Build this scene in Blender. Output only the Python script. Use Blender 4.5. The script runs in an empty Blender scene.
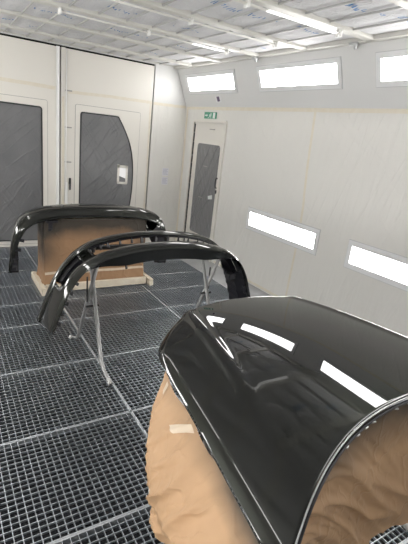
import bpy, math, random
from mathutils import Vector, Matrix, noise

random.seed(7)
C = bpy.context.scene.collection
PI = math.pi

# ------------------------------------------------------------------ camera, world, exposure
CAM_H = 1.8
YAW, PITCH, ROLL, FPX = 0.5813536, 0.3115497, 0.1145125, 420.143
fw = Vector((math.sin(YAW) * math.cos(PITCH), math.cos(YAW) * math.cos(PITCH), -math.sin(PITCH)))
rt = Vector((math.cos(YAW), -math.sin(YAW), 0))
up = rt.cross(fw)
r2 = rt * math.cos(ROLL) + up * math.sin(ROLL)
u2 = -rt * math.sin(ROLL) + up * math.cos(ROLL)
cd = bpy.data.cameras.new('camera')
cam = bpy.data.objects.new('camera', cd)
C.objects.link(cam)
m3 = Matrix((r2, u2, -fw)).transposed()
cam.matrix_world = Matrix.Translation((0, 0, CAM_H)) @ m3.to_4x4()
cd.sensor_fit = 'VERTICAL'
cd.sensor_height = 24.0
cd.lens = 24.0 * FPX / 544.0
cd.clip_start = 0.02
bpy.context.scene.camera = cam

LAMP = 16.5          # radiance of the wall light panels
w = bpy.data.worlds.new('world')
w.use_nodes = True
w.node_tree.nodes['Background'].inputs[0].default_value = (0.8, 0.85, 0.9, 1)
w.node_tree.nodes['Background'].inputs[1].default_value = 0.05
bpy.context.scene.world = w
vs = bpy.context.scene.view_settings
vs.view_transform = 'Standard'
vs.look = 'None'
vs.exposure = 0.0
vs.gamma = 1.0
vs.use_curve_mapping = False

# ------------------------------------------------------------------ room measures
XL, XR = -0.46, 3.44
YF, YB = -1.0, 6.29
ZT, ZC = 2.2, 2.735           # tape line, ceiling filters
K = 0.4                      # soffit lean: x = XR - K*(z-ZT)

# ------------------------------------------------------------------ materials
def mat(name, col, rough=0.5, metal=0.0, spec=0.5, coat=0.0, bump=None, var=None, emit=None, coat_rough=0.03):
    m = bpy.data.materials.new(name)
    m.use_nodes = True
    nt = m.node_tree
    b = nt.nodes['Principled BSDF']
    b.inputs['Base Color'].default_value = (*col, 1)
    b.inputs['Roughness'].default_value = rough
    b.inputs['Metallic'].default_value = metal
    b.inputs['Specular IOR Level'].default_value = spec
    b.inputs['Coat Weight'].default_value = coat
    b.inputs['Coat Roughness'].default_value = coat_rough
    if emit:
        b.inputs['Emission Color'].default_value = (*emit[0], 1)
        b.inputs['Emission Strength'].default_value = emit[1]
    tc = nt.nodes.new('ShaderNodeTexCoord')
    if var:
        sc, col2, detail = var
        n = nt.nodes.new('ShaderNodeTexNoise')
        n.inputs['Scale'].default_value = sc
        n.inputs['Detail'].default_value = detail
        nt.links.new(tc.outputs['Object'], n.inputs['Vector'])
        r = nt.nodes.new('ShaderNodeValToRGB')
        r.color_ramp.elements[0].position = 0.35
        r.color_ramp.elements[1].position = 0.68
        r.color_ramp.elements[0].color = (*col, 1)
        r.color_ramp.elements[1].color = (*col2, 1)
        nt.links.new(n.outputs['Fac'], r.inputs['Fac'])
        nt.links.new(r.outputs['Color'], b.inputs['Base Color'])
    if bump:
        prev = None
        for (kind, scale, stretch, rotation, strength, dist) in bump:
            mp = nt.nodes.new('ShaderNodeMapping')
            mp.vector_type = 'TEXTURE'
            mp.inputs['Scale'].default_value = tuple(1.0 / q for q in stretch)
            mp.inputs['Rotation'].default_value = rotation
            nt.links.new(tc.outputs['Object'], mp.inputs['Vector'])
            if kind == 'noise':
                t = nt.nodes.new('ShaderNodeTexNoise')
                t.inputs['Scale'].default_value = scale
                t.inputs['Detail'].default_value = 5
                t.inputs['Distortion'].default_value = 0.6
                out = t.outputs['Fac']
            elif kind == 'ridge':
                t = nt.nodes.new('ShaderNodeTexNoise')
                t.inputs['Scale'].default_value = scale
                t.inputs['Detail'].default_value = 2
                t.inputs['Distortion'].default_value = 0.3
                a = nt.nodes.new('ShaderNodeMath'); a.operation = 'SUBTRACT'
                a.inputs[1].default_value = 0.5
                nt.links.new(t.outputs['Fac'], a.inputs[0])
                ab = nt.nodes.new('ShaderNodeMath'); ab.operation = 'ABSOLUTE'
                nt.links.new(a.outputs[0], ab.inputs[0])
                mn = nt.nodes.new('ShaderNodeMath'); mn.operation = 'MINIMUM'
                mn.inputs[1].default_value = 0.03
                nt.links.new(ab.outputs[0], mn.inputs[0])
                ml = nt.nodes.new('ShaderNodeMath'); ml.operation = 'MULTIPLY'
                ml.inputs[1].default_value = -20.0
                nt.links.new(mn.outputs[0], ml.inputs[0])
                out = ml.outputs[0]
            else:
                t = nt.nodes.new('ShaderNodeTexVoronoi')
                t.feature = 'DISTANCE_TO_EDGE'
                t.inputs['Scale'].default_value = scale
                out = t.outputs['Distance']
            nt.links.new(mp.outputs[0], t.inputs['Vector'])
            bp = nt.nodes.new('ShaderNodeBump')
            bp.inputs['Strength'].default_value = strength
            bp.inputs['Distance'].default_value = dist
            nt.links.new(out, bp.inputs['Height'])
            if prev:
                nt.links.new(prev, bp.inputs['Normal'])
            prev = bp.outputs[0]
        nt.links.new(prev, b.inputs['Normal'])
    return m

M = {}
M['paint_white'] = mat('white_wall_paint', (0.70, 0.70, 0.69), 0.42)
M['film_wall'] = mat('filmed_wall', (0.72, 0.708, 0.67), 0.30, spec=0.45, var=(1.3, (0.70, 0.69, 0.655), 3), bump=[
    ('ridge', 3.0, (1, 1, 0.12), (-0.85, 0, 0), 0.28, 0.010), ('ridge', 3.4, (1, 1, 0.10), (0.30, 0, 0), 0.25, 0.010),
    ('noise', 9, (1, 1, 0.07), (0.10, 0, 0), 0.5, 0.022), ('noise', 24, (1, 1, 0.10), (-0.15, 0, 0), 0.3, 0.01)])
M['gate_white'] = mat('gate_enamel', (0.74, 0.715, 0.66), 0.4)
M['seam_black'] = mat('seam_black', (0.006, 0.006, 0.007), 0.8)
M['tape'] = mat('masking_tape', (0.70, 0.645, 0.53), 0.5, var=(14, (0.73, 0.685, 0.585), 3))
M['tape_tan'] = mat('tan_tape', (0.58, 0.46, 0.33), 0.5, var=(10, (0.66, 0.56, 0.43), 3))
M['frame_grey'] = mat('lamp_frame', (0.76, 0.765, 0.77), 0.4)
M['lamp'] = mat('lamp_diffuser', (0.9, 0.9, 0.9), 0.4, emit=((1.0, 0.985, 0.965), LAMP))
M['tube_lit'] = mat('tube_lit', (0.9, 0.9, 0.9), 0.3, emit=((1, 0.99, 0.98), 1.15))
M['film_dark'] = mat('dark_window_film', (0.125, 0.128, 0.132), 0.30, spec=0.6, var=(1.8, (0.165, 0.167, 0.171), 4), bump=[
    ('ridge', 6.5, (1, 1, 0.10), (0, 0.75, 0), 0.40, 0.02), ('ridge', 9, (1, 1, 0.08), (0, -0.6, 0), 0.35, 0.015), ('noise', 26, (1, 1, 0.10), (0, 0.35, 0), 0.35, 0.02)])
M['film_grey'] = mat('grey_window_film', (0.20, 0.20, 0.205), 0.3, spec=0.6, bump=[
    ('ridge', 5.0, (1, 1, 0.16), (0.5, 0, 0), 0.8, 0.03), ('noise', 14, (1, 1, 0.2), (-0.4, 0, 0), 0.5, 0.04)])
M['rubber'] = mat('rubber_gasket', (0.03, 0.032, 0.034), 0.5)
M['steel_floor'] = mat('floor_galvanised', (0.78, 0.82, 0.87), 0.36, metal=1.0, var=(5, (0.66, 0.70, 0.75), 4))
M['steel_rim'] = mat('grating_rim', (0.62, 0.65, 0.68), 0.4, metal=0.8)
M['pit'] = mat('pit_dark', (0.012, 0.013, 0.016), 0.9)
M['kerb_grey'] = mat('floor_strip_grey', (0.33, 0.335, 0.34), 0.5, var=(6, (0.38, 0.385, 0.39), 3))
M['beam'] = mat('ceiling_beam_paint', (0.60, 0.59, 0.55), 0.42, metal=0.0)
M['filter'] = mat('ceiling_filter', (0.60, 0.60, 0.61), 0.9, var=(3.5, (0.68, 0.68, 0.69), 5), bump=[('noise', 22, (1, 1, 1), (0, 0, 0), 0.5, 0.02), ('ridge', 4, (1, 1, 1), (0, 0, 0.4), 0.4, 0.01)])
M['bar'] = mat('filter_bar', (0.42, 0.42, 0.41), 0.4, metal=0.2)
M['blue_ink'] = mat('blue_ink', (0.10, 0.24, 0.48), 0.8)
M['rod'] = mat('rod_bright', (0.70, 0.69, 0.655), 0.4, metal=0.0)
M['clip_white'] = mat('clip_white', (0.82, 0.82, 0.80), 0.35)
M['paper'] = mat('notice_paper', (0.72, 0.72, 0.76), 0.7)
M['ink'] = mat('notice_ink', (0.48, 0.48, 0.54), 0.7)
M['violet_ink'] = mat('violet_ink', (0.13, 0.10, 0.17), 0.6)
M['sign_green'] = mat('sign_green', (0.055, 0.27, 0.17), 0.4)
M['sign_white'] = mat('sign_white', (0.80, 0.84, 0.82), 0.4)
M['black_plastic'] = mat('black_plastic', (0.010, 0.010, 0.014), 0.42)
M['car_paint'] = mat('dark_metallic_paint', (0.018, 0.0195, 0.0168), 0.30, metal=1.0, spec=0.5, coat=1.0, coat_rough=0.008)
M['car_paint'].node_tree.nodes['Principled BSDF'].inputs['Specular Tint'].default_value = (0.22, 0.23, 0.22, 1)
M['steel'] = mat('stand_steel', (0.36, 0.36, 0.355), 0.4, metal=0.55)
M['foot_grey'] = mat('foot_grey', (0.55, 0.55, 0.53), 0.5)
M['steel_black'] = mat('stand_black', (0.02, 0.02, 0.022), 0.5)
M['wood'] = mat('pale_pine', (0.64, 0.56, 0.44), 0.6, var=(9, (0.73, 0.66, 0.54), 5))
M['silver_seal'] = mat('seal_bright', (0.55, 0.56, 0.56), 0.3, metal=0.7)
M['clear'] = mat('clear_pane', (0.93, 0.93, 0.93), 0.2)  # white base colour stands in for the bright room reflected in the pane

def kraft(name, base, spray_shade_axis=None):
    m = mat(name, base, 0.62, spec=0.35, bump=[('ridge', 3.2, (1, 1, 1), (0.3, 0.5, 0.2), 0.55, 0.012), ('ridge', 6.0, (1.3, 0.8, 1), (0.9, 0.1, 0.4), 0.3, 0.008), ('voronoi', 7, (1, 1, 0.5), (0.2, 0.3, 0), 0.12, 0.012)])
    nt = m.node_tree
    b = nt.nodes['Principled BSDF']
    at = nt.nodes.new('ShaderNodeAttribute')     # paint drifted onto the paper, plus painted shade under the hood
    at.attribute_name = 'spray_shade'
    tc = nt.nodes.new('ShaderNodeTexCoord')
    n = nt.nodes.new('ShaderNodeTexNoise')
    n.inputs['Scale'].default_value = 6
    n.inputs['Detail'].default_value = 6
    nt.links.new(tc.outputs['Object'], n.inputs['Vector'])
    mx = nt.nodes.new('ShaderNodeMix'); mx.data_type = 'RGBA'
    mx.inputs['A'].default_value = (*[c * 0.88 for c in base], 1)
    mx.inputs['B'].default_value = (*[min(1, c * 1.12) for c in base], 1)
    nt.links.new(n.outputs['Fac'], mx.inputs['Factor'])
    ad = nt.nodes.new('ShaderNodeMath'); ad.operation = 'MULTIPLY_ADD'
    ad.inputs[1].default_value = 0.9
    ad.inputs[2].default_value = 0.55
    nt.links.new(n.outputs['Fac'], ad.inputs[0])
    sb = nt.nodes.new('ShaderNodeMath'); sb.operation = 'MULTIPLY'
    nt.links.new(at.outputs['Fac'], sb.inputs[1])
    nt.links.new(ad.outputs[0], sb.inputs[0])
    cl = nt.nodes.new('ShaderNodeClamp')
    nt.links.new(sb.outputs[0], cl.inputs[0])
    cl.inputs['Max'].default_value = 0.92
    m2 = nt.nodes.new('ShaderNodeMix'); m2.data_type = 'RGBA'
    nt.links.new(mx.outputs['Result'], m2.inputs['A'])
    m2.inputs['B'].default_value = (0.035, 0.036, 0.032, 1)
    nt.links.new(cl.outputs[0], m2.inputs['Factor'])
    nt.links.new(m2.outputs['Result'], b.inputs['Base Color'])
    return m
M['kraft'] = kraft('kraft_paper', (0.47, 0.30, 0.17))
M['kraft_dusty'] = kraft('kraft_paper_dusty', (0.35, 0.205, 0.11))

# ------------------------------------------------------------------ mesh helpers
class MB:
    def __init__(s):
        s.v, s.f, s.mi = [], [], []
    def face(s, pts, mi=0):
        i = len(s.v)
        s.v += [tuple(p) for p in pts]
        s.f.append(tuple(range(i, i + len(pts)))); s.mi.append(mi)
    def box(s, a, b, mi=0, mx=None):
        i = len(s.v)
        ps = [Vector((x, y, z)) for z in (a[2], b[2]) for y in (a[1], b[1]) for x in (a[0], b[0])]
        if mx: ps = [mx @ p for p in ps]
        s.v += [tuple(p) for p in ps]
        for q in ((0, 2, 3, 1), (4, 5, 7, 6), (0, 1, 5, 4), (2, 6, 7, 3), (0, 4, 6, 2), (1, 3, 7, 5)):
            s.f.append(tuple(i + k for k in q)); s.mi.append(mi)
        return s
    def grid(s, rows, mi=0, keep=None, closed=False):
        n, m = len(rows), len(rows[0])
        i = len(s.v)
        for r in rows: s.v += [tuple(p) for p in r]
        for a in range(n - 1):
            for b in range(m if closed else m - 1):
                if keep and not keep(a, b): continue
                c = (b + 1) % m
                s.f.append((i + a * m + b, i + a * m + c, i + (a + 1) * m + c, i + (a + 1) * m + b)); s.mi.append(mi)
        return s
    def tube(s, pts, r, n=10, mi=0, caps=True):
        pts = [Vector(p) for p in pts]
        rows = []
        ref = None
        for k, p in enumerate(pts):
            d = (pts[min(k + 1, len(pts) - 1)] - pts[max(k - 1, 0)]).normalized()
            if ref is None:
                ref = d.orthogonal().normalized()
            a = (ref - d * ref.dot(d)).normalized(); ref = a
            bb = d.cross(a)
            rows.append([p + (a * math.cos(2 * PI * j / n) + bb * math.sin(2 * PI * j / n)) * r for j in range(n)])
        i0 = len(s.v)
        s.grid(rows, mi, closed=True)
        if caps:
            s.f.append(tuple(i0 + j for j in range(n))[::-1]); s.mi.append(mi)
            e = i0 + (len(rows) - 1) * n
            s.f.append(tuple(e + j for j in range(n))); s.mi.append(mi)
        return s
    def prism(s, poly, to3, d0, d1, mi=0):
        """polygon (2-D) pushed between depths d0 and d1; to3(a, b, d) -> point"""
        n = len(poly); i = len(s.v)
        s.v += [tuple(to3(a, b, d0)) for a, b in poly] + [tuple(to3(a, b, d1)) for a, b in poly]
        s.f.append(tuple(range(i, i + n))[::-1]); s.mi.append(mi)
        s.f.append(tuple(range(i + n, i + 2 * n))); s.mi.append(mi)
        for k in range(n):
            s.f.append((i + k, i + (k + 1) % n, i + n + (k + 1) % n, i + n + k)); s.mi.append(mi)
        return s
    def build(s, name, mats, parent=None, smooth=False, org=None, bevel=0, fix=True, sharp=0):
        me = bpy.data.meshes.new(name)
        o = Vector(org) if org else Vector((0, 0, 0))
        me.from_pydata([tuple(Vector(p) - o) for p in s.v], [], s.f)
        for m in (mats if isinstance(mats, (list, tuple)) else [mats]): me.materials.append(m)
        me.polygons.foreach_set('material_index', s.mi)
        if fix:
            import bmesh
            bm = bmesh.new(); bm.from_mesh(me)
            bmesh.ops.recalc_face_normals(bm, faces=bm.faces)
            bm.to_mesh(me); bm.free()
        if smooth: me.polygons.foreach_set('use_smooth', [True] * len(me.polygons))
        if smooth and sharp: me.set_sharp_from_angle(angle=math.radians(sharp))
        ob = bpy.data.objects.new(name, me)
        C.objects.link(ob)
        ob.location = o
        if parent:
            ob.parent = parent
            ob.location = o - Vector(parent.location) - (Vector(parent.parent.location) if parent.parent else Vector((0, 0, 0)))
        if bevel:
            b = ob.modifiers.new('bevel', 'BEVEL'); b.width = bevel; b.segments = 2; b.limit_method = 'ANGLE'
        return ob

def empty(name, loc):
    o = bpy.data.objects.new(name, None); o.empty_display_size = 0.1
    C.objects.link(o); o.location = loc
    return o
def tag(o, label, cat, group=None):
    o['label'] = label; o['category'] = cat
    if group: o['group'] = group
    return o
def struct(o):
    o['kind'] = 'structure'; return o
def copy_tree(o, parent=None):
    c = o.copy(); C.objects.link(c)
    if parent: c.parent = parent
    for ch in list(o.children): copy_tree(ch, c)
    return c
def spline(pts, n):
    """Catmull-Rom through points, n samples"""
    P = [Vector(p) for p in pts]; out = []
    for k in range(n):
        t = k / (n - 1) * (len(P) - 1); i = min(int(t), len(P) - 2); u = t - i
        a, b, c, d = P[max(i - 1, 0)], P[i], P[i + 1], P[min(i + 2, len(P) - 1)]
        out.append(0.5 * ((2 * b) + (c - a) * u + (2 * a - 5 * b + 4 * c - d) * u * u + (3 * b - a - 3 * c + d) * u ** 3))
    return out
def rrect(x0, y0, x1, y1, r, n=5):
    pts = []
    for cx, cy, a in ((x1 - r, y1 - r, 0), (x0 + r, y1 - r, 90), (x0 + r, y0 + r, 180), (x1 - r, y0 + r, 270)):
        for k in range(n + 1):
            t = math.radians(a + 90 * k / n); pts.append((cx + r * math.cos(t), cy + r * math.sin(t)))
    return pts
def round_poly(poly, r, n=4):
    out = []; L = len(poly)
    for i in range(L):
        p, a, b = Vector(poly[i]), Vector(poly[i - 1]), Vector(poly[(i + 1) % L])
        da, db = (a - p), (b - p)
        rr = min(r, da.length * 0.45, db.length * 0.45)
        A, B = p + da.normalized() * rr, p + db.normalized() * rr
        for k in range(n + 1):
            t = k / n
            out.append(tuple(A * (1 - t) ** 2 + p * 2 * t * (1 - t) + B * t * t))
    return out

# ------------------------------------------------------------------ floor: gratings over a pit
fl = MB()
fl.face([(XL, YF, -0.45), (XR, YF, -0.45), (XR, YB + .1, -0.45), (XL, YB + .1, -0.45)])
floor = struct(fl.build('floor', M['pit']))
for x0, x1 in ((3.03, XR), (XL, -0.05)):
    st = MB().box((x0, YF, -0.05), (x1, YB + .06, 0.0))
    st.build('edge_strip', M['kerb_grey'], floor)
def grating(w_, d_, nx, ny):
    g = MB()
    t, h = 0.0034, 0.013
    for k in range(nx + 1):
        x = -w_ / 2 + w_ * k / nx
        g.box((x - t / 2, -d_ / 2, -h), (x + t / 2, d_ / 2, 0))
    for k in range(ny + 1):
        y = -d_ / 2 + d_ * k / ny
        g.box((-w_ / 2, y - t / 2, -h * 0.9), (w_ / 2, y + t / 2, -0.0006))
    f = 0.007
    for a, b in (((-w_ / 2, -d_ / 2), (w_ / 2, -d_ / 2 + f)), ((-w_ / 2, d_ / 2 - f), (w_ / 2, d_ / 2)), ((-w_ / 2, -d_ / 2), (-w_ / 2 + f, d_ / 2)), ((w_ / 2 - f, -d_ / 2), (w_ / 2, d_ / 2))):
        g.box((a[0], a[1], -0.035), (b[0], b[1], 0.0012), 1)
    return g
XS = [-0.05, 0.99, 2.015, 3.03]
YS = [-0.75, -0.02, 0.72, 1.463, 2.198, 2.94, 3.70, 4.205, 4.725, 5.245, 5.765, YB - 0.01]
for i in range(3):
    for j in range(len(YS) - 1):
        wd, dp = XS[i + 1] - XS[i] - 0.004, YS[j + 1] - YS[j] - 0.004
        g = grating(wd, dp, 28, max(6, round(dp / 0.0352)))
        g.v = [(x + (XS[i] + XS[i + 1]) / 2, y + (YS[j] + YS[j + 1]) / 2, z) for x, y, z in g.v]
        g.build('floor_grating', [M['steel_floor'], M['steel_rim']], floor, fix=False)

# ------------------------------------------------------------------ walls
def soff(z): return XR - K * (z - ZT)
T = 0.08
wl = MB()
wl.face([(XR, YF, -.5), (XR, YB, -.5), (XR, YB, ZT), (XR, YF, ZT)], 0)
wl.face([(XR, YF, ZT), (XR, YB, ZT), (soff(2.88), YB, 2.88), (soff(2.88), YF, 2.88)], 1)
wr = struct(wl.build('wall_right', [M['film_wall'], M['paint_white']], fix=False))
wl = MB(); mxl = lambda x: XL + (XR - x)
wl.face([(XL, YF, -.5), (XL, YB, -.5), (XL, YB, ZT), (XL, YF, ZT)], 0)
wl.face([(XL, YF, ZT), (XL, YB, ZT), (mxl(soff(2.88)), YB, 2.88), (mxl(soff(2.88)), YF, 2.88)], 1)
struct(wl.build('wall_left', [M['film_wall'], M['paint_white']], fix=False))
wl = MB().face([(XL, YF, -.5), (XR, YF, -.5), (XR, YF, 2.88), (XL, YF, 2.88)])
wl = MB(); wl.box((XL, YF - .05, -.5), (XR, YF, 2.88)); struct(wl.build('wall_front', M['paint_white']))
# back wall: side piers, a header, a dark rebate behind the gate
wl = MB()
wl.box((2.870, YB, -.5), (XR + .02, YB + .05, ZT), 2)
wl.box((2.868, YB, ZT), (XR + .02, YB + .05, 2.88), 0)
wl.box((XL, YB, -.5), (0.10, YB + .05, 2.88), 0)
wl.box((0.10, YB, 2.724), (2.868, YB + .05, 2.88), 0)
wl.box((0.05, YB + .045, -.5), (2.92, YB + .07, 2.8), 1)
struct(wl.build('wall_back', [M['paint_white'], M['seam_black'], M['film_wall']]))

# ------------------------------------------------------------------ ceiling
BEAMS = [-0.25, 0.49, 1.23, 1.97, 2.71, 3.49, 4.25, 5.02, 5.76]
cl_ = MB()
nx, ny = 60, 100
rows = []
x0, x1 = XL + .2, XR - .2
for a in range(ny + 1):
    y = YF + (YB - YF) * a / ny
    r = []
    for b in range(nx + 1):
        x = x0 + (x1 - x0) * b / nx
        ph = ((x - 0.02) / 0.262) % 1.0
        s_ = math.sin(PI * ph) * 0.014
        r.append((x, y, ZC - s_ + 0.006 * noise.noise((x * 2.2, y * 2.2, 0)) + .014))
    rows.append(r)
cl_.grid(rows)
ceil = struct(cl_.build('ceiling', M['filter'], smooth=True))
for y in BEAMS:
    b = MB()
    prof = [(-.045, ZC + .06), (-.045, 2.718), (-.038, 2.710), (.038, 2.710), (.045, 2.718), (.045, ZC + .06)]
    b.prism(prof, lambda a, z, d, y=y: (d, y + a, z), XL + .2, XR - .235)
    b.build('ceiling_beam', M['beam'], ceil)
for (xa, xb) in ((3.16, 3.25), (-0.27, -0.18)):
    b = MB().box((xa, YF, 2.71), (xb, YB, ZC + .06)); b.build('edge_beam', M['beam'], ceil)
b = MB().box((XL + .2, YB - .07, 2.735), (XR - .2, YB, ZC + .06)); b.build('edge_beam', M['beam'], ceil)
b = MB().tube([(3.185, YF + .05, 2.725), (3.185, YB - .05, 2.725)], 0.018); b.build('edge_pipe', M['beam'], ceil, smooth=True)
edges = [YF] + BEAMS + [YB]
for k in range(len(edges) - 1):
    a, c = edges[k] + .045, edges[k + 1] - .045
    b = MB()
    for j in range(14):
        x = 0.02 + 0.262 * (j - 1)
        if x < XL + .22 or x > XR - .28: continue
        b.box((x - .004, a, 2.724), (x + .004, c, 2.739))
        b.box((x - .008, a, 2.72), (x + .008, a + .02, 2.738))
    b.build('filter_bars', M['bar'], ceil)
# unreadable blue print on the filter mats: short pen-like strokes
def scribble(x, y, ln, hgt):
    b = MB(); n = max(3, int(ln / 0.028))
    for k in range(n):
        if random.random() < .12: continue
        cx = x + ln * k / n
        zz = lambda px: ZC - math.sin(PI * (((px - 0.02) / 0.262) % 1.0)) * 0.014 + 0.006
        pts = [(cx + random.uniform(-.003, .02), y + random.uniform(-.5, .5) * hgt) for _ in range(4)]
        for p, q in zip(pts, pts[1:]):
            d = (Vector(q) - Vector(p)); nn = Vector((-d.y, d.x)).normalized() * 0.0045
            b.face([(p[0] + nn.x, p[1] + nn.y, zz(p[0])), (p[0] - nn.x, p[1] - nn.y, zz(p[0])), (q[0] - nn.x, q[1] - nn.y, zz(q[0])), (q[0] + nn.x, q[1] + nn.y, zz(q[0]))])
    b.build('blue_print', M['blue_ink'], ceil, fix=False)
for (x, y, ln, h) in ((1.80, 3.05, .50, .10), (2.40, 3.02, .08, .05), (2.62, 3.0, .25, .06), (2.42, 2.3, .22, .09), (2.66, 2.25, .07, .05), (2.78, 2.18, .22, .07),
                      (1.32, 3.92, .30, .08), (1.95, 3.95, .28, .06), (0.98, 4.62, .24, .06), (1.62, 4.70, .42, .06), (2.36, 4.75, .20, .05), (0.86, 4.60, .14, .06),
                      (0.66, 5.4, .16, .06), (0.83, 4.10, .10, .05), (0.94, 5.5, .12, .04), (1.02, 4.42, .12, .06), (2.35, 5.5, .22, .06), (2.9, 3.9, .12, .06), (1.2, 3.1, .3, .08)):
    scribble(x, y, ln, h)

# paired bright rods clipped under the beams
def make_rail(y, xs, lit):
    root = empty('tube_rail', (2.3, y, 2.69))
    for o in (-.012, .012):
        b = MB().tube([(xs[0], y + o, 2.684), (xs[-1], y + o, 2.684)], .005)
        b.build('tube', M['rod'], root, smooth=True)
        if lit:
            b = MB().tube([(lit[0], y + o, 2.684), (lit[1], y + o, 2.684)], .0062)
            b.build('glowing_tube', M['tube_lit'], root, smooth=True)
        for x in xs:
            c = MB().tube([(x, y + o * 1.6, 2.662), (x, y + o * 1.6, 2.709)], .012)
            c.build('clip', M['clip_white'], root, smooth=True)
    return root
tag(make_rail(2.71, (1.0, 1.88, 2.80), (2.06, 2.76)), 'pair of bright thin tubes clipped under the nearest ceiling beam at top right', 'tube rail', 'tube rails under the ceiling beams')
tag(make_rail(3.49, (1.0, 1.88, 2.80), None), 'pair of shiny tubes clipped under the middle ceiling beam, between the two brighter pairs', 'tube rail', 'tube rails under the ceiling beams')
tag(make_rail(4.25, (1.0, 1.84, 2.76), (2.33, 2.72)), 'pair of bright tubes clipped under the farther ceiling beam, above the first upper wall light', 'tube rail', 'tube rails under the ceiling beams')

# ------------------------------------------------------------------ wall light panels
def make_light(slanted, loc):
    root = empty('wall_light', loc)
    if slanted:
        U = Vector((-K, 0, 1)).normalized(); N = Vector((-1, 0, -K)).normalized(); hh = 0.09; fh = 0.048
    else:
        U = Vector((0, 0, 1)); N = Vector((-1, 0, 0)); hh = 0.085; fh = 0.055
    P = lambda a, b, d: Vector(loc) + Vector((0, a, 0)) + U * b + N * d
    hw = 0.585
    b = MB()
    for (a0, b0, a1, b1) in ((-hw - .05, hh, hw + .05, hh + fh), (-hw - .05, -hh - fh, hw + .05, -hh), (-hw - .05, -hh, -hw, hh), (hw, -hh, hw + .05, hh)):
        b.prism([(a0, b0), (a1, b0), (a1, b1), (a0, b1)], P, 0.0, 0.008)
    b.build('frame', M['frame_grey'], root)
    b = MB()
    o, i_ = (hw + .055, hh + fh + .005), (hw + .05, hh + fh)
    for (a0, b0, a1, b1) in ((-o[0], i_[1], o[0], o[1]), (-o[0], -o[1], o[0], -i_[1]), (-o[0], -i_[1], -i_[0], i_[1]), (i_[0], -i_[1], o[0], i_[1])):
        b.prism([(a0, b0), (a1, b0), (a1, b1), (a0, b1)], P, 0.0, 0.004)
    b.build('gasket', mat_gasket, root)
    b = MB().prism([(-hw, -hh), (hw, -hh), (hw, hh), (-hw, hh)], P, 0.001, 0.004)
    b.build('diffuser', M['lamp'], root)
    return root
mat_gasket = mat('lamp_gasket', (0.5, 0.505, 0.51), 0.5)
zc = 2.504
GU, GL = 'lights in the slanted band along the top of the walls', 'lights low in the upright walls'
ups = [(5.45, 'long white light in the slanted band above the exit door'), (3.72, 'long white light in the slanted band, second along from the back wall'),
       (2.06, 'white light in the slanted band, cut by the right edge of the photo'), (0.40, 'white light in the slanted right band nearest the camera, out of frame')]
pu = make_light(True, (soff(zc), ups[0][0], zc))
for i, (y, lb) in enumerate(ups):
    o = pu if i == 0 else copy_tree(pu)
    o.location.y = y; tag(o, lb, 'wall light', GU)
lows = [(3.71, 'long white light low in the right wall, just past the exit door'), (2.04, 'white light low in the right wall above the big hood, cut by the photo edge'), (0.38, 'white light low in the right wall nearest the camera, out of frame')]
pl = make_light(False, (XR, lows[0][0], 0.842))
for i, (y, lb) in enumerate(lows):
    o = pl if i == 0 else copy_tree(pl)
    o.location.y = y; tag(o, lb, 'wall light', GL)
for y, wd in ((5.45, 'farthest'), (3.72, 'second farthest'), (2.06, 'second nearest'), (0.40, 'nearest')):
    o = copy_tree(pu); o.location = (mxl(soff(zc)), y, zc); o.rotation_euler.z = PI
    tag(o, 'white light in the slanted band of the left wall, %s from the camera' % wd, 'wall light', GU)
    o = copy_tree(pl); o.location = (XL, y, 0.842); o.rotation_euler.z = PI
    tag(o, 'white light low in the left wall, %s from the camera' % wd, 'wall light', GL)

# ------------------------------------------------------------------ gate leaves (doors) on the back wall
def gate(name, x0, x1, mirror):
    Q = lambda a, z, d: (a, YB - d, z)
    b = MB()
    b.prism([(x0, .004), (x1, .004), (x1, 2.696), (x0, 2.696)], Q, -.04, 0.0)
    o = struct(b.build(name, M['gate_white']))
    cx = 1.51
    f = (lambda x: 2 * cx - x) if mirror else (lambda x: x)
    def ring(poly, off0, off1, d0, d1, nm, m):
        r = MB(); n = len(poly); ctr = Vector((sum(p[0] for p in poly) / n, sum(p[1] for p in poly) / n))
        def offs(k):
            out = []
            for i in range(n):
                a, c = Vector(poly[i - 1]), Vector(poly[(i + 1) % n]); t = (c - a).normalized(); nn = Vector((t.y, -t.x))
                if nn.dot(Vector(poly[i]) - ctr) < 0: nn = -nn
                out.append(Vector(poly[i]) + nn * k)
            return out
        A, B = offs(off0), offs(off1)
        rows = [[Q(p.x, p.y, d1) for p in A], [Q(p.x, p.y, d1) for p in B], [Q(p.x, p.y, d0) for p in B]]
        r.grid(rows, closed=True)
        return r.build(nm, m, o)
    px0, px1 = sorted((f(1.70), f(2.665)))
    outer = rrect(px0, .05, px1, 2.02, .02)
    pm = MB().prism(outer, Q, 0, 0.008); pm.build('door_panel', M['gate_white'], o)
    ring(outer, 0.0, 0.006, 0.0, 0.003, 'panel_seam', M['seam_grey'])
    side = [tuple(v) for v in spline([(2.325, 1.924), (2.43, 1.75), (2.525, 1.54), (2.577, 1.30), (2.592, 1.0), (2.575, .70), (2.52, .40), (2.44, .10)], 30)]
    poly = round_poly([(1.77, .10), (1.77, 1.93)], .04, 4) and None
    poly = [(1.80, 1.928), (1.785, 1.924), (1.774, 1.913), (1.77, 1.895), (1.77, .10)] + side[::-1] + [(2.29, 1.93)]
    poly = [(f(a), z) for a, z in poly]
    if not mirror: poly = poly[::-1]
    wn = MB().prism(poly, Q, .008, .0105); wn.build('window_film', M['film_dark'], o)
    ring(poly, -0.012, 0.007, .008, .016, 'window_gasket', M['rubber'])
    return o
M['seam_grey'] = mat('seam_grey', (0.36, 0.35, 0.33), 0.6)
g1 = gate('door_1', 0.112, 1.478, True)
g2 = gate('door_2', 1.500, 2.848, False)
Q = lambda a, z, d: (a, YB - d, z)
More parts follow.
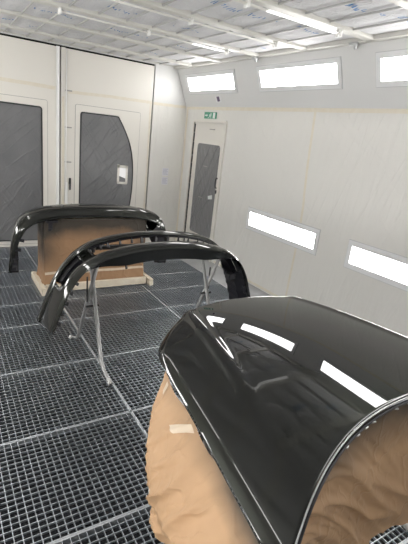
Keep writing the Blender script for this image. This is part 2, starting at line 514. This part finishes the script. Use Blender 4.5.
# clear square patch in the right gate window with a taped border
b = MB().prism([(2.372, .985), (2.478, .985), (2.478, 1.205), (2.372, 1.205)], Q, .0105, .013)
b.build('clear_patch', M['clear'], g2)['label'] = 'clear square pane taped into the dark film'
b = MB().prism([(2.374, .987), (2.474, .987), (2.474, 1.04), (2.374, 1.075)], Q, .013, .0135)
b.build('clear_patch_shade', M['film_dark'], g2)
for (a0, z0, a1, z1) in ((2.345, 1.20, 2.50, 1.24), (2.345, .955, 2.50, .99), (2.34, .97, 2.375, 1.25), (2.475, .965, 2.51, 1.235)):
    b = MB().prism([(a0, z0), (a1, z0 - .004), (a1, z1 - .004), (a0, z1)], Q, .0105, .0145)
    b.build('patch_tape', M['gate_white'], g2)
b = MB().prism(rrect(1.622, .84, 1.64, .99, .006), Q, .012, .03); b.prism(rrect(1.618, .92, 1.645, 1.01, .006), Q, 0, .014)
b.build('latch', M['rubber'], g2)
# meeting stile: white strip on the left leaf, lock rod with brackets on the right leaf
b = MB().prism([(1.437, .04), (1.478, .04), (1.478, 2.70), (1.437, 2.70)], Q, 0, .022); b.build('edge_strip', M['clip_white'], g1)
b = MB().prism([(1.503, .04), (1.555, .04), (1.555, 2.70), (1.503, 2.70)], Q, 0, .010); b.build('edge_strip', M['gate_white'], g2)
b = MB().tube([(1.567, YB - .022, .10), (1.567, YB - .022, 2.68)], .009); b.build('lock_rod', M['clip_white'], g2, smooth=True)
for z in (2.18, 1.705, 1.235):
    b = MB(); b.prism([(1.552, z - .008), (1.645, z - .008), (1.645, z + .008), (1.552, z + .008)], Q, .0, .02)
    b.build('rod_bracket', M['seam_grey'], g2)
b = MB().prism([(1.555, .60), (1.595, .60), (1.59, .95), (1.56, .95)], Q, .02, .035); b.build('rod_handle', M['clip_white'], g2)
def tape_strip(label, pts, width, normal, sag=0.0):
    b = MB(); rows = []
    side = None
    P = spline(pts, 30)
    for k, p in enumerate(P):
        d = (P[min(k + 1, 29)] - P[max(k - 1, 0)]).normalized()
        s_ = d.cross(normal).normalized()
        ww = width * (1 + .10 * noise.noise((k * .6, 3.1, p.x)))
        j = .004 * noise.noise((k * .4, p.y, p.x))
        rows.append([p + s_ * (ww / 2 + j) + normal * .0022, p - s_ * (ww / 2 - j) + normal * .0022])
    b.grid(rows)
    i = len(b.v)
    b.grid([[Vector(r[0]) - normal * .0018, Vector(r[1]) - normal * .0018] for r in rows])
    return tag(b.build('masking_tape', M['tape'], org=P[15], fix=False), label, 'tape')
nB, nR = Vector((0, -1, 0)), Vector((-1, 0, 0))
tape_strip('beige masking tape line across the left gate leaf above its dark window', [(.11, YB, 2.198), (.7, YB, 2.20), (1.43, YB, 2.19)], .045, nB)
tape_strip('beige masking tape line across the right gate leaf above its dark window', [(1.60, YB - .002, 2.165), (2.2, YB, 2.185), (2.85, YB, 2.19)], .04, nB)
tape_strip('short beige masking tape line on the back wall between gate and corner', [(2.87, YB, 2.185), (3.2, YB, 2.19), (3.43, YB, 2.20)], .04, nB)
tape_strip('long beige masking tape line along the top of the filmed right wall', [(XR, 6.27, 2.19), (XR, 4, 2.185), (XR, 2, 2.19), (XR, -.9, 2.19)], .045, nR)
tape_strip('vertical beige masking tape seam running down the filmed right wall between the lights', [(XR, 3.46, 2.18), (XR, 3.43, 1.6), (XR, 3.38, 1.0), (XR, 3.405, .03)], .03, nR)
tape_strip('vertical beige masking tape in the corner beside the exit door', [(XR, 6.235, 2.17), (XR, 6.235, 1.2), (XR, 6.235, .02)], .055, nR)
tape_strip('yellowish masking tape running down the joint of the two gate leaves', [(1.528, YB - .010, 2.10), (1.530, YB - .010, 1.2), (1.528, YB - .010, .3)], .03, nB)
tape_strip('vertical masking tape on the right gate leaf beside the dark gap', [(2.825, YB, 2.17), (2.83, YB, 1.2), (2.826, YB, .2)], .03, nB)
tape_strip('pale masking tape along the foot of the right wall', [(XR, 5.0, .03), (XR, 3, .03), (XR, .5, .03)], .03, nR)
b = MB().box((2.87, YB - .012, 0), (XR, YB, .10)); struct(b.build('baseboard_back', M['gate_white']))
# notices on the pier
for z, lb in ((1.175, 'upper of two small paper notices on the back wall right of the gate'), (1.03, 'lower of two small paper notices on the back wall right of the gate')):
    root = empty('paper_notice', (3.155, YB, z - .06))
    b = MB().prism([(3.105, z - .06), (3.215, z - .06), (3.215, z + .06), (3.105, z + .06)], Q, 0, .003); sh_ = b.build('sheet', M['paper'], root)
    b = MB()
    for k in range(5):
        b.prism([(3.115, z + .04 - k * .02), (3.205 - .02 * (k % 2), z + .04 - k * .02), (3.205 - .02 * (k % 2), z + .049 - k * .02), (3.115, z + .049 - k * .02)], Q, .003, .0035)
    b.build('text_lines', M['ink'], sh_)
    tag(root, lb, 'notice', 'paper notices on the back wall')

# ------------------------------------------------------------------ exit door on the right wall
R = lambda a, z, d: (XR - d, a, z)
b = MB().prism(rrect(5.10, .01, 5.915, 1.985, .03), R, 0, .012)
d3 = struct(b.build('door_3', M['gate_white']))
b = MB()
out = [(5.065, 0), (5.065, 2.0), (5.09, 2.025), (5.945, 2.025), (5.985, 2.0), (5.985, 0)]
inn = [(5.095, 0), (5.095, 1.97), (5.115, 1.99), (5.945, 1.99), (5.95, 1.98), (5.95, 0)]
b.grid([[R(a, z, 0) for a, z in out], [R(a, z, .028) for a, z in out], [R(a, z, .028) for a, z in inn], [R(a, z, .0) for a, z in inn]])
b.build('door_frame', M['gate_white'], d3)
b = MB()
z = .02
while z < 1.96:
    h = random.uniform(.10, .22)
    b.prism([(5.911, z), (5.948, z), (5.948, min(z + h, 1.965)), (5.911, min(z + h, 1.965))], R, .0, .0145)
    z += h + .006
b.build('hinge_gap', M['seam_black'], d3)
b = MB().prism(rrect(5.165, .33, 5.785, 1.69, .05), R, .012, .018); b.build('window_film', M['film_grey'], d3)
for (y, z, l) in ((5.42, 1.90, .13), (5.50, 1.37, .12), (5.55, .90, .12)):
    b = MB().prism([(y - l / 2, z - .006), (y + l / 2, z - .006), (y + l / 2, z + .006), (y - l / 2, z + .006)], R, .010, .021)
    b.build('dark_mark', M['seam_grey'], d3)
b = MB(); b.tube([R(5.145, 1.10, .012), R(5.145, 1.11, .04), R(5.145, 1.18, .045), R(5.145, 1.23, .04), R(5.145, 1.24, .012)], .008)
b.prism(rrect(5.135, 1.02, 5.158, 1.07, .008), R, .012, .022)
b.build('handle', M['rubber'], d3)
b = MB().prism([(5.22, .925), (5.33, .905), (5.34, .955), (5.23, .985)], R, .018, .021); b.build('tape_scrap', M['sign_white'], d3)

# exit sign: green with a white running figure, doorway and arrow
root = empty('exit_sign', (XR, 5.53, 2.045))
b = MB().prism([(5.37, 2.045), (5.69, 2.045), (5.69, 2.135), (5.37, 2.135)], R, 0, .012); board = b.build('sign_board', M['sign_green'], root)
b = MB()   # on this wall the reader's left is +y
rc = lambda y0, z0, y1, z1: b.prism([(y0, z0), (y1, z0), (y1, z1), (y0, z1)], R, .012, .0135)
b.prism([(5.395, 2.052), (5.45, 2.052), (5.45, 2.127), (5.395, 2.127)], R, .012, .0135)                 # doorway
b.prism(rrect(5.500, 2.108, 5.518, 2.126, .008), R, .012, .0135)                                       # head
b.prism([(5.505, 2.106), (5.535, 2.100), (5.545, 2.080), (5.525, 2.078)], R, .012, .0135)              # trunk
b.prism([(5.505, 2.104), (5.480, 2.092), (5.484, 2.088), (5.51, 2.096)], R, .012, .0135)               # arm
b.prism([(5.535, 2.100), (5.560, 2.098), (5.560, 2.093), (5.538, 2.093)], R, .012, .0135)
b.prism([(5.525, 2.080), (5.505, 2.068), (5.515, 2.052), (5.508, 2.052), (5.496, 2.070), (5.52, 2.084)], R, .012, .0135)
b.prism([(5.545, 2.082), (5.565, 2.060), (5.585, 2.058), (5.585, 2.053), (5.560, 2.054), (5.535, 2.078)], R, .012, .0135)
b.prism([(5.67, 2.083), (5.62, 2.083), (5.62, 2.070), (5.595, 2.090), (5.62, 2.110), (5.62, 2.097), (5.67, 2.097)], R, .012, .0135)
b.build('pictogram', M['sign_white'], board)
tag(root, 'green and white emergency exit sign above the narrow door', 'exit sign')
# small tag on the slanted band
root = empty('wall_label', (soff(2.30), 5.36, 2.30))
nS = Vector((-1, 0, -K)).normalized(); uS = Vector((-K, 0, 1)).normalized()
S = lambda a, v, d: Vector((XR, 0, ZT)) + Vector((0, a, 0)) + uS * v + nS * d
b = MB().prism([(5.24, .07), (5.38, .07), (5.38, .155), (5.24, .155)], S, 0, .003); b.build('sheet', M['frame_grey'], root)
b = MB().prism([(5.27, .085), (5.335, .08), (5.345, .145), (5.28, .15)], S, .003, .004); b.build('dark_print', M['violet_ink'], root)
tag(root, 'small white label with dark print on the slanted band above the exit sign', 'label')
# pipe clips on the soffit edge
for y, lb in ((2.86, 'small metal pipe clip under the ceiling edge at top right'), (4.27, 'small metal pipe clip under the ceiling edge left of the middle upper light')):
    b = MB()
    b.tube([(3.165, y - .03, 2.70), (3.165, y + .05, 2.70)], .016)
    b.tube([(3.18, y, 2.66), (3.18, y, 2.73)], .014)
    tag(b.build('pipe_clip', M['silver_seal'], smooth=True, org=(3.17, y, 2.70)), lb, 'pipe clip', 'pipe clips under the ceiling edge')

# ------------------------------------------------------------------ bumper covers
def arch(pts):
    """points (dx, z) from the left tip to the middle; mirrored; returns f(t in -1..1) -> (dx, z, nx, nz)"""
    full = [(p[0], p[1], 0) for p in pts] + [(-p[0], p[1], 0) for p in pts[-2::-1]]
    S_ = spline(full, 241)
    L = [0.0]
    for a, b in zip(S_, S_[1:]): L.append(L[-1] + (b - a).length)
    def at(t):
        s = (t + 1) / 2 * L[-1]
        lo, hi = 0, 240
        while hi - lo > 1:
            mid = (lo + hi) // 2
            if L[mid] <= s: lo = mid
            else: hi = mid
        u = (s - L[lo]) / max(1e-9, L[hi] - L[lo])
        p = S_[lo].lerp(S_[hi], u)
        d = (S_[min(hi + 2, 240)] - S_[max(lo - 2, 0)]).normalized()
        return p.x, p.y, -d.y, d.x
    return at
def sol(o, th=.004):
    s = o.modifiers.new('solid', 'SOLIDIFY'); s.thickness = th; s.offset = -1; s.material_offset = 1
    return o
def clip_tab(bumper, p, d, sz=.022, name='mounting_tab'):
    """small plastic tab with a hook, at p pointing along d"""
    d = Vector(d).normalized(); a = d.orthogonal().normalized(); c = d.cross(a)
    mx = Matrix((a, c, d)).transposed().to_4x4(); mx.translation = Vector(p)
    b = MB(); b.box((-sz * .5, -.003, -.01), (sz * .5, .003, sz * 1.1), mx=mx); b.box((-sz * .25, -.008, sz * .7), (sz * .25, .006, sz * 1.1), mx=mx)
    b.build(name, M['black_plastic'], bumper)

# --- middle bumper: open between the lower face and the upper band
AX, AY = 1.455, 2.68
at2 = arch([(-.87, .36), (-.815, .54), (-.75, .71), (-.655, .84), (-.505, .93), (-.27, .983), (0, .998)])
NT = 120
prof2 = [(.040, -.120), (.034, -.118), (.031, -.110), (.003, -.024), (.007, -.010), (.020, -.001), (.065, .006), (.112, .004), (.118, -.014), (.288, -.004), (.290, .016), (.298, .028), (.33, .034), (.365, .026), (.38, .008), (.382, -.01)]
def pt2(t, j):
    y, n = prof2[j]
    x, z, nx_, nz_ = at2(t)
    a = abs(t)
    w = min(1, max(0, (a - .26) / .36)); w = w * w * (3 - 2 * w)
    q = max(0, (a - .60) / .40)
    if j <= 2: n *= 1 - .84 * w
    elif j == 3: n *= 1 - .6 * w
    w3 = min(1, max(0, (a - .70) / .08)); w3 = w3 * w3 * (3 - 2 * w3)
    if j in (6, 7): n += (.008 if j == 7 else .004) * w      # crease running down the wing
    yy = y
    if j >= 8:
        w2 = min(1, max(0, (a - .42) / .2))
        n = n * (1 - w2) + (n * .3 + .002 + .022 * q) * w2
    if j == 8:
        yy += .05 * w + .04 * w3
        n = n * (1 - w3) + (.016 + .01 * q) * w3
    return Vector((AX + x + nx_ * n, AY + yy, z + nz_ * n + .045 * q * q * (1 - min(1, y / .2))))
bump2 = empty('bumper_cover', (AX, AY + .2, .36))
b = MB()
rows = [[pt2(-1 + 2 * k / NT, j) for j in range(len(prof2))] for k in range(NT + 1)]
def keep2(k, j):
    a = abs(-1 + 2 * (k + .5) / NT)
    if j in (8,):
        if a < .455: return False           # middle grille opening
        if .535 < a < .735: return False     # side openings
    return True
b.grid(rows, keep=keep2)
o = sol(b.build('painted_cover', [M['car_paint'], M['black_plastic']], bump2, smooth=True, sharp=32))
# dark recess panels behind the side openings
for sgn in (-1, 1):
    b = MB()
    rows = []
    for k in range(16):
        t = sgn * (.525 + .215 * k / 15)
        p, q = pt2(t, 8), pt2(t, 9)
        x, z, nx_, nz_ = at2(t)
        dn = Vector((nx_, 0, nz_)) * -.05
        rows.append([p - Vector((nx_, 0, nz_)) * .006, p + dn, q + dn + Vector((0, .03, 0)), q + dn * .15 + Vector((0, .06, 0))])
    b.grid(rows); b.build('side_recess', M['black_plastic'], bump2)
# dark rear flange hanging from the upper band into the opening, with tabs
b = MB(); rows = []
for k in range(60):
    t = -.455 + .91 * k / 59
    x, z, nx_, nz_ = at2(t); p = pt2(t, 9); n = Vector((nx_, 0, nz_))
    rows.append([p + n * .01, p - n * .006, p - n * .010 + Vector((0, .02, 0))])
b.grid(rows); b.build('rear_flange', M['black_plastic'], bump2)
for t in (-.43, -.38, -.33, -.25, -.17, -.10, 0, .09, .17, .25, .33, .38, .43):
    x, z, nx_, nz_ = at2(t); p = pt2(t, 9) - Vector((nx_, 0, nz_)) * .004
    clip_tab(bump2, p, (-nx_, 0, -nz_), .03 if abs(t) > .1 else .05)
for t in (-.93, -.86, -.79, -.72, -.65, -.3, .66, .74, .80, .86, .92):
    x, z, nx_, nz_ = at2(t); p = pt2(t, 0)
    clip_tab(bump2, p + Vector((0, .004, 0)), (-nx_, 0, -nz_), .024)
# black inner wing liners
for sgn in (1,):
    b = MB(); rows = []
    for k in range(24):
        t = sgn * (.66 + .33 * k / 23)
        x, z, nx_, nz_ = at2(t); n = Vector((nx_, 0, nz_))
        p0, p1 = pt2(t, 1), pt2(t, 15)
        wv = .004 * math.sin(k * 1.1)
        rows.append([p0 - n * .008, p0.lerp(p1, .15) - n * (.075 + wv), p0.lerp(p1, .6) - n * (.085 - wv), p1 - n * .01])
    b.grid(rows); b.build('inner_liner', M['black_plastic'], bump2)
    b = MB(); t = .665; x, z, nx_, nz_ = at2(t)
    b.box((AX + x - .13, AY + .05, z - .09), (AX + x - .06, AY + .12, z - .04)); b.box((AX + x - .13, AY + .07, z - .125), (AX + x - .10, AY + .10, z - .07))
    b.build('lamp_bracket', M['black_plastic'], bump2, bevel=.008)
tag(bump2, 'dark grey glossy bumper cover with open grille slot, arched over the folding stand', 'bumper', 'painted bumper covers standing in the booth')

# --- back bumper
BX, BY = 1.475, 4.44
at1 = arch([(-.905, .22), (-.885, .46), (-.85, .64), (-.79, .775), (-.67, .865), (-.42, .918), (0, .935)])
prof1 = [(.012, -.104), (.0, -.100), (-.006, -.090), (.004, -.082), (.012, -.026), (.018, -.012), (.034, -.002), (.12, .012), (.22, .006), (.36, -.03), (.46, -.07), (.48, -.09)]
def pt1(t, j):
    y, n = prof1[j]
    x, z, nx_, nz_ = at1(t); a = abs(t)
    w = min(1, max(0, (a - .45) / .3)); w = w * w * (3 - 2 * w)
    sh = max(0, (a - .58) / .42) ** 1.2
    if j <= 4: n *= (1 - .35 * w) * (1 - .85 * sh)
    yy = y * (1 - .94 * sh) + .10 * sh * sh
    return Vector((BX + x + nx_ * n, BY + yy, z + nz_ * n))
bump1 = empty('bumper_cover', (BX, BY + .2, .25))
b = MB(); b.grid([[pt1(-1 + 2 * k / NT, j) for j in range(len(prof1))] for k in range(NT + 1)])
sol(b.build('painted_cover', [M['car_paint'], M['black_plastic']], bump1, smooth=True, sharp=32))
for t in (-.97, -.92, -.87, -.80, -.72, .72, .8):
    x, z, nx_, nz_ = at1(t); clip_tab(bump1, pt1(t, 1) + Vector((0, .004, 0)), (-nx_, 0, -nz_), .035)
b = MB(); rows = []
for k in range(20):
    t = .585 + .40 * k / 19
    x, z, nx_, nz_ = at1(t); n = Vector((nx_, 0, nz_)); p0, p1 = pt1(t, 1), pt1(t, 11)
    wv = .006 * math.sin(k * 1.4)
    rows.append([p0 - n * .004, p0 - n * (.085 + wv) + Vector((0, -.004, 0)), p0.lerp(p1, .5) - n * (.10 - wv), p1 - n * .01])
b.grid(rows); b.build('inner_liner', M['black_plastic'], bump1)
for (dx, dz) in ((.69, -.15), (.735, -.13), (.75, -.19), (.715, -.22)):
    b = MB().box((BX + dx, BY - .006, .93 + dz), (BX + dx + .022, BY + .03, .93 + dz + .018)); b.build('light_clip', M['clip_white'], bump1)
b = MB(); b.box((BX - .535, BY - .012, .70), (BX - .495, BY + .02, .80)); b.box((BX - .56, BY - .01, .775), (BX - .44, BY + .02, .80)); b.box((BX - .54, BY - .02, .69), (BX - .51, BY, .72))
b.build('hook', M['black_plastic'], bump1, bevel=.004)
tag(bump1, 'dark glossy bumper cover resting on the brown papered box by the gate', 'bumper', 'painted bumper covers standing in the booth')

# ------------------------------------------------------------------ papered box on its wooden base
PX0, PX1, PY0, PY1 = 0.91, 2.065, 4.50, 4.86
def crumple(x, y, z, a):
    return a * (noise.noise((x * 5, y * 5, z * 3)) + .6 * abs(noise.noise((x * 9, y * 9, z * 9))) + .4 * noise.noise((x * 17, y * 17, z * 13)))
bx = empty('papered_box', ((PX0 + PX1) / 2, (PY0 + PY1) / 2, 0))
for x in (PX0 - .03, PX1 + .055):
    base = MB().box((x - .028, 4.35, 0.003), (x + .022, 4.95, .085))
    base.build('runner', M['wood'], bx, bevel=.005)
for ya in (4.415, 4.86):
    b = MB().box((PX0, ya, .012), (PX1 + .01, ya + .04, .095)); b.build('cross_board', M['wood'], bx, bevel=.004)
b = MB(); rows = []; spray_shade = []
path = [(PX0, PY1, 0), (PX0, PY0, 0), (PX1, PY0, 0), (PX1, PY1, 0), (PX0, PY1, 0)]
NZ = 40
ring_ = []
for (a, c) in zip(path, path[1:]):
    n = max(10, int((Vector(c) - Vector(a)).length / .02))
    for k in range(n): ring_.append(Vector(a).lerp(Vector(c), k / n))
TOP = .80
for k in range(NZ + 1):
    z = .075 + (TOP - .075) * k / NZ
    r = []
    for p in ring_:
        c = Vector(((PX0 + PX1) / 2, (PY0 + PY1) / 2, 0)); d = Vector((p.x - c.x, (p.y - c.y), 0)); 
        nrm = Vector((0, -1, 0)) if abs(p.y - PY0) < 1e-4 else (Vector((0, 1, 0)) if abs(p.y - PY1) < 1e-4 else Vector((1 if p.x > c.x else -1, 0, 0)))
        low = max(0, (.22 - z) / .15)
        off = crumple(p.x, p.y, z, .007 + .014 * low) + .018 * low
        r.append(p + nrm * off + Vector((0, 0, z)))
        ex = min(p.x - PX0, PX1 - p.x)
        spray_shade.append(max(0, 1 - (TOP - z) / .24) * 1.15 + max(0, 1 - ex / .22) * .6 * min(1, max(0, (z - .2) / .2)) + .10)
    rows.append(r)
b.grid(rows, closed=True)
o = wrap = b.build('brown_paper', M['kraft_dusty'], bx, smooth=True)
at = o.data.attributes.new('spray_shade', 'FLOAT', 'POINT'); at.data.foreach_set('value', spray_shade)
b = MB().box((PX0 + .01, PY0 + .01, TOP - .03), (PX1 - .01, PY1 - .01, TOP)); b.build('top_board', M['wood'], bx)
# tape bands round the foot
for z0 in (.19,):
    b = MB(); rr = []
    for k in range(60):
        x = PX0 + (PX1 - PX0) * k / 59
        zz = z0 + .012 * noise.noise((x * 4, z0 * 9, 0))
        low = max(0, (.22 - zz) / .15)
        yy = PY0 - crumple(x, PY0, zz, .007 + .014 * low) - .018 * low - .006
        rr.append([(x, yy, zz), (x, yy + .002, zz + .028)])
    b.grid(rr); b.build('tape_band', M['tape_tan'], wrap, fix=False)
tag(bx, 'box wrapped in brown paper on a pale wooden base under the back bumper', 'wrapped box')

# ------------------------------------------------------------------ folding stands
def make_stand(cx, cy, half_x, label, top=.80, spread=.36, rake=.20):
    root = empty('folding_stand', (cx, cy, 0))
    r = .0155
    for sx in (-1, 1):
        for sy in (-1, 1):
            sp_ = spread - (.09 if sx > 0 and sy > 0 else 0)
            x = cx + sx * (half_x + (.012 if sy > 0 else -.012))
            b = MB()
            foot = [(x - .05 * (sy > 0) , cy + sy * (sp_ + .045), .017), (x, cy + sy * sp_, .022), (x, cy + sy * (sp_ - .05), .075)]
            if sy < 0: foot = [(x + .01, cy - spread - .05, .017), (x + .004, cy - spread + .09, .055), (x, cy - spread + .15, .11)]
            b.tube(foot + [(x, cy - sy * rake, top)], r, 12)
            leg = b.build('leg', M['steel'], root, smooth=True)
            b = MB().tube([Vector(foot[0]), Vector(foot[0]).lerp(Vector(foot[1]), .35)], r * 1.05, 12); b.build('foot_cap', M['foot_grey'], leg, smooth=True)
        b = MB().tube([(cx + sx * half_x - .05, cy, .47), (cx + sx * half_x + .05, cy, .47)], .008); b.build('pivot_bolt', M['steel_black'], root)
        b = MB().tube([(cx + sx * (half_x + .035), cy + .03, .70), (cx + sx * (half_x + .035), cy + .02, .50)], .006); b.build('locking_strut', M['steel_black'], root)
    for sy in (-1, 1):
        b = MB().tube([(cx - half_x, cy + sy * rake, top), (cx + half_x, cy + sy * rake, top)], r, 12); bar = b.build('top_bar', M['steel'], root, smooth=True)
        b = MB().tube([(cx - half_x + .06, cy + sy * rake, top), (cx + half_x - .06, cy + sy * rake, top)], .019, 10); b.build('foam_sleeve', M['steel_black'], bar, smooth=True)
    return tag(root, label, 'stand', 'folding stands carrying the car panels')
make_stand(1.455, 2.93, .515, 'grey steel folding stand with crossed legs under the middle bumper', top=.89, rake=.15)
make_stand(1.40, 1.14, .515, 'steel folding stand hidden by brown paper under the big foreground hood', top=.80, spread=.35)

# ------------------------------------------------------------------ foreground hood
HX = 1.41
def hw_at(y): return .642 + .175 * max(0.0, min(1.1, 1.4 - y))
def y_rear(a): return .692 - .25 * a ** 2.4
def y_nose(a): return 1.385 + .43 * math.sqrt(max(0.0, 1 - a * a))
def softp(x, e): return e * math.log1p(math.exp(min(60, x / e))) if x / e < 60 else x
def hood_z(xl, y):
    a = abs(xl)
    c = .605 - .225 * (y - .74)
    z = .985 - .034 * (xl / .6) ** 2
    z -= .33 * softp(a - c, .010)
    fs = max(0.0, min(1.0, (y - .80) / .45)); z -= .011 * fs * fs * (3 - 2 * fs) / (1 + math.exp(-max(-40, min(40, (a - c - .004) / .0045))))
    z -= 1.1 * softp(a - (hw_at(y) - .022), .004)
    z += .0065 * fs * math.exp(-((a - c + .034) / .026) ** 2)
    t = max(0, (y - 1.0) / .80); z -= .048 * t ** 2.6
    return z
def hood_p(u, v):
    """u -1..1 across, v 0..1 rear to nose"""
    a = abs(u)
    y0, y1 = y_rear(a), y_nose(a)
    y = y0 + (y1 - y0) * v
    xl = u * hw_at(y)
    z = hood_z(xl, y)
    # roll-over along the rounded nose
    d = (1 - v) * (y1 - y0)
    q = max(0, 1 - d / .06)
    z -= .045 * q * q * math.sqrt(max(0, 1 - a ** 6))
    return Vector((HX + xl, y, z))
hood = empty('car_hood', (HX, 1.15, .80))
NU, NV = 190, 120
us = []
for k in range(NU + 1):
    t = -1 + 2 * k / NU
    us.append(math.copysign(1 - (1 - abs(t)) ** 1.45, t))
vs_ = [1 - (1 - k / NV) ** 1.3 for k in range(NV + 1)]
b = MB(); b.grid([[hood_p(u, v) for u in us] for v in vs_])
s_ = b.build('painted_panel', [M['car_paint'], M['black_plastic']], hood, smooth=True)
if s_.data.polygons[len(s_.data.polygons) // 2].normal.z < 0:
    s_.data.flip_normals()
sol(s_, .003)
b = MB(); b.tube([hood_p(u, 0) + Vector((0, -.004, -.003)) for u in us[1:-1:2]], .0026, 8)
b.build('rear_lip', M['silver_seal'], hood, smooth=True)['label'] = 'thin bright folded edge'
b = MB(); b.tube([hood_p(u, 0) + Vector((0, -.008, -.020)) for u in us[8:-8:2]], .006, 8)
seal = b.build('rear_seal', M['black_plastic'], hood, smooth=True)
for u in (-.52, -.43, -.36, -.30, -.12, -.02, .1, .3, .5):
    p = hood_p(u, 0) + Vector((0, -.014, -.022))
    mx = Matrix.Translation(p) @ Matrix.Rotation(random.uniform(-.5, .5), 4, 'Z')
    b = MB().box((-.009, -.003, -.003), (.009, .004, .003), mx=mx); b.build('seal_clip', M['silver_seal'], seal, bevel=.002)
b = MB(); b.tube([hood_p(-1, v) + Vector((-.001, 0, -.003)) for v in vs_[2:-8:3]], .0018, 8); b.build('side_edge', M['car_paint'], hood, smooth=True)
tag(hood, 'large dark glossy car hood in the foreground with brown masking paper below', 'car hood')

# ------------------------------------------------------------------ masking paper under the hood
def fold(x, y, seed, ridge=1.0):
    """sharp creases: two scales of folded noise"""
    n1 = 1 - abs(noise.noise((x * 2.3, y * 1.5, seed))) * 2.4
    n2 = 1 - abs(noise.noise((x * 5.1 + y * 2, y * 2.2, seed + 3))) * 2.2
    return .022 * max(0, n1) ** 2 + .007 * max(0, n2) ** 3 + .003 * noise.noise((x * 14, y * 12, seed))
def edge_pt(y):
    return Vector((HX - hw_at(y) + .006, y, hood_z(-hw_at(y), y) - .014))
def lp(s, d):
    """side sheet: s 0 far .. 1 near, d 0 top .. 1 bottom"""
    y = 1.385 - .950 * s
    e = edge_pt(max(y, .435))
    L = .40 + .05 * s + .02 * noise.noise((s * 6, 1, 2))
    grow = min(1, .32 + s * 3.6)
    bul = (.135 * math.sin(min(1, d * 1.15) * PI * .75) + .05 * max(0, noise.noise((s * 3.4, d * 1.1, 5)))) * grow
    bul += .028 * math.sin(s * 17 + d * 2.2) * d * (1 - .3 * d)
    fl = fold(s * 3.2 + d * .9, d * 1.3, 4) * min(1, d * 5)
    yy = y - .10 * d * (1 - d) * (1 - s) + .03 * noise.noise((s * 5, d * 3, 1)) * d - .06 * d * (1 - s) ** 2
    return Vector((e.x - bul - fl, yy, e.z - L * d))
mp = empty('masking_paper', (.70, .9, .45))
NS, ND = 110, 70
b = MB(); b.grid([[lp(i / NS, j / ND) for j in range(ND + 1)] for i in range(NS + 1)])
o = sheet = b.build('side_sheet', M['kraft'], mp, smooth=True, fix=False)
at = o.data.attributes.new('spray_shade', 'FLOAT', 'POINT')
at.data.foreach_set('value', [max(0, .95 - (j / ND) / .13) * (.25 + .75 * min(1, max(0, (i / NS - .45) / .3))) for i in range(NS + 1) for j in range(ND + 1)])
def rp(s, d):
    """rear sheet: s 0 at the near left corner .. 1 at the right corner"""
    u = -.95 + 1.90 * s
    a = hood_p(u, 0) + Vector((0, .012, -.034))
    L = .05 + .60 * min(1, s * 2.4) ** .8
    sl = .10 * math.sin(d * PI * .6) * min(1, s * 3)
    fl = fold(s * 2.6 - d * 1.6, d * .9, 11) * 1.3
    return a + Vector((.02 * noise.noise((s * 4, d * 3, 7)) * d, -sl * .5 - (fl - .02) * min(1, d * 4), -L * d))
b = MB(); b.grid([[rp(i / 130, j / 60) for j in range(61)] for i in range(131)])
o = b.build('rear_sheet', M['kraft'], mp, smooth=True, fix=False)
at = o.data.attributes.new('spray_shade', 'FLOAT', 'POINT')
at.data.foreach_set('value', [max(0, 1.0 - (j / 60) / .34) * .95 for i in range(131) for j in range(61)])  # overspray, and the shade beneath the hood's edge painted into the sheet's colour
def tape_on(s0, s1, d0, d1, sk=0):
    b = MB(); rows = []
    for i in range(13):
        r = []
        for j in range(13):
            s = s0 + (s1 - s0) * i / 12 + sk * j / 12; d = d0 + (d1 - d0) * j / 12
            p = lp(s, d); n = (lp(s + .004, d) - lp(s - .004, d)).cross(lp(s, d + .006) - lp(s, d - .006)).normalized()
            if n.x > 0: n = -n
            r.append(p + n * .0035)
        rows.append(r)
    b.grid(rows); b.build('tape_piece', M['tape_tan'], sheet, smooth=True, fix=False)
tape_on(.37, .42, .02, .15, -.11)
tape_on(.07, .10, .02, .10, 0)
tag(mp, 'crumpled brown masking paper hanging under the edges of the foreground hood', 'masking paper')
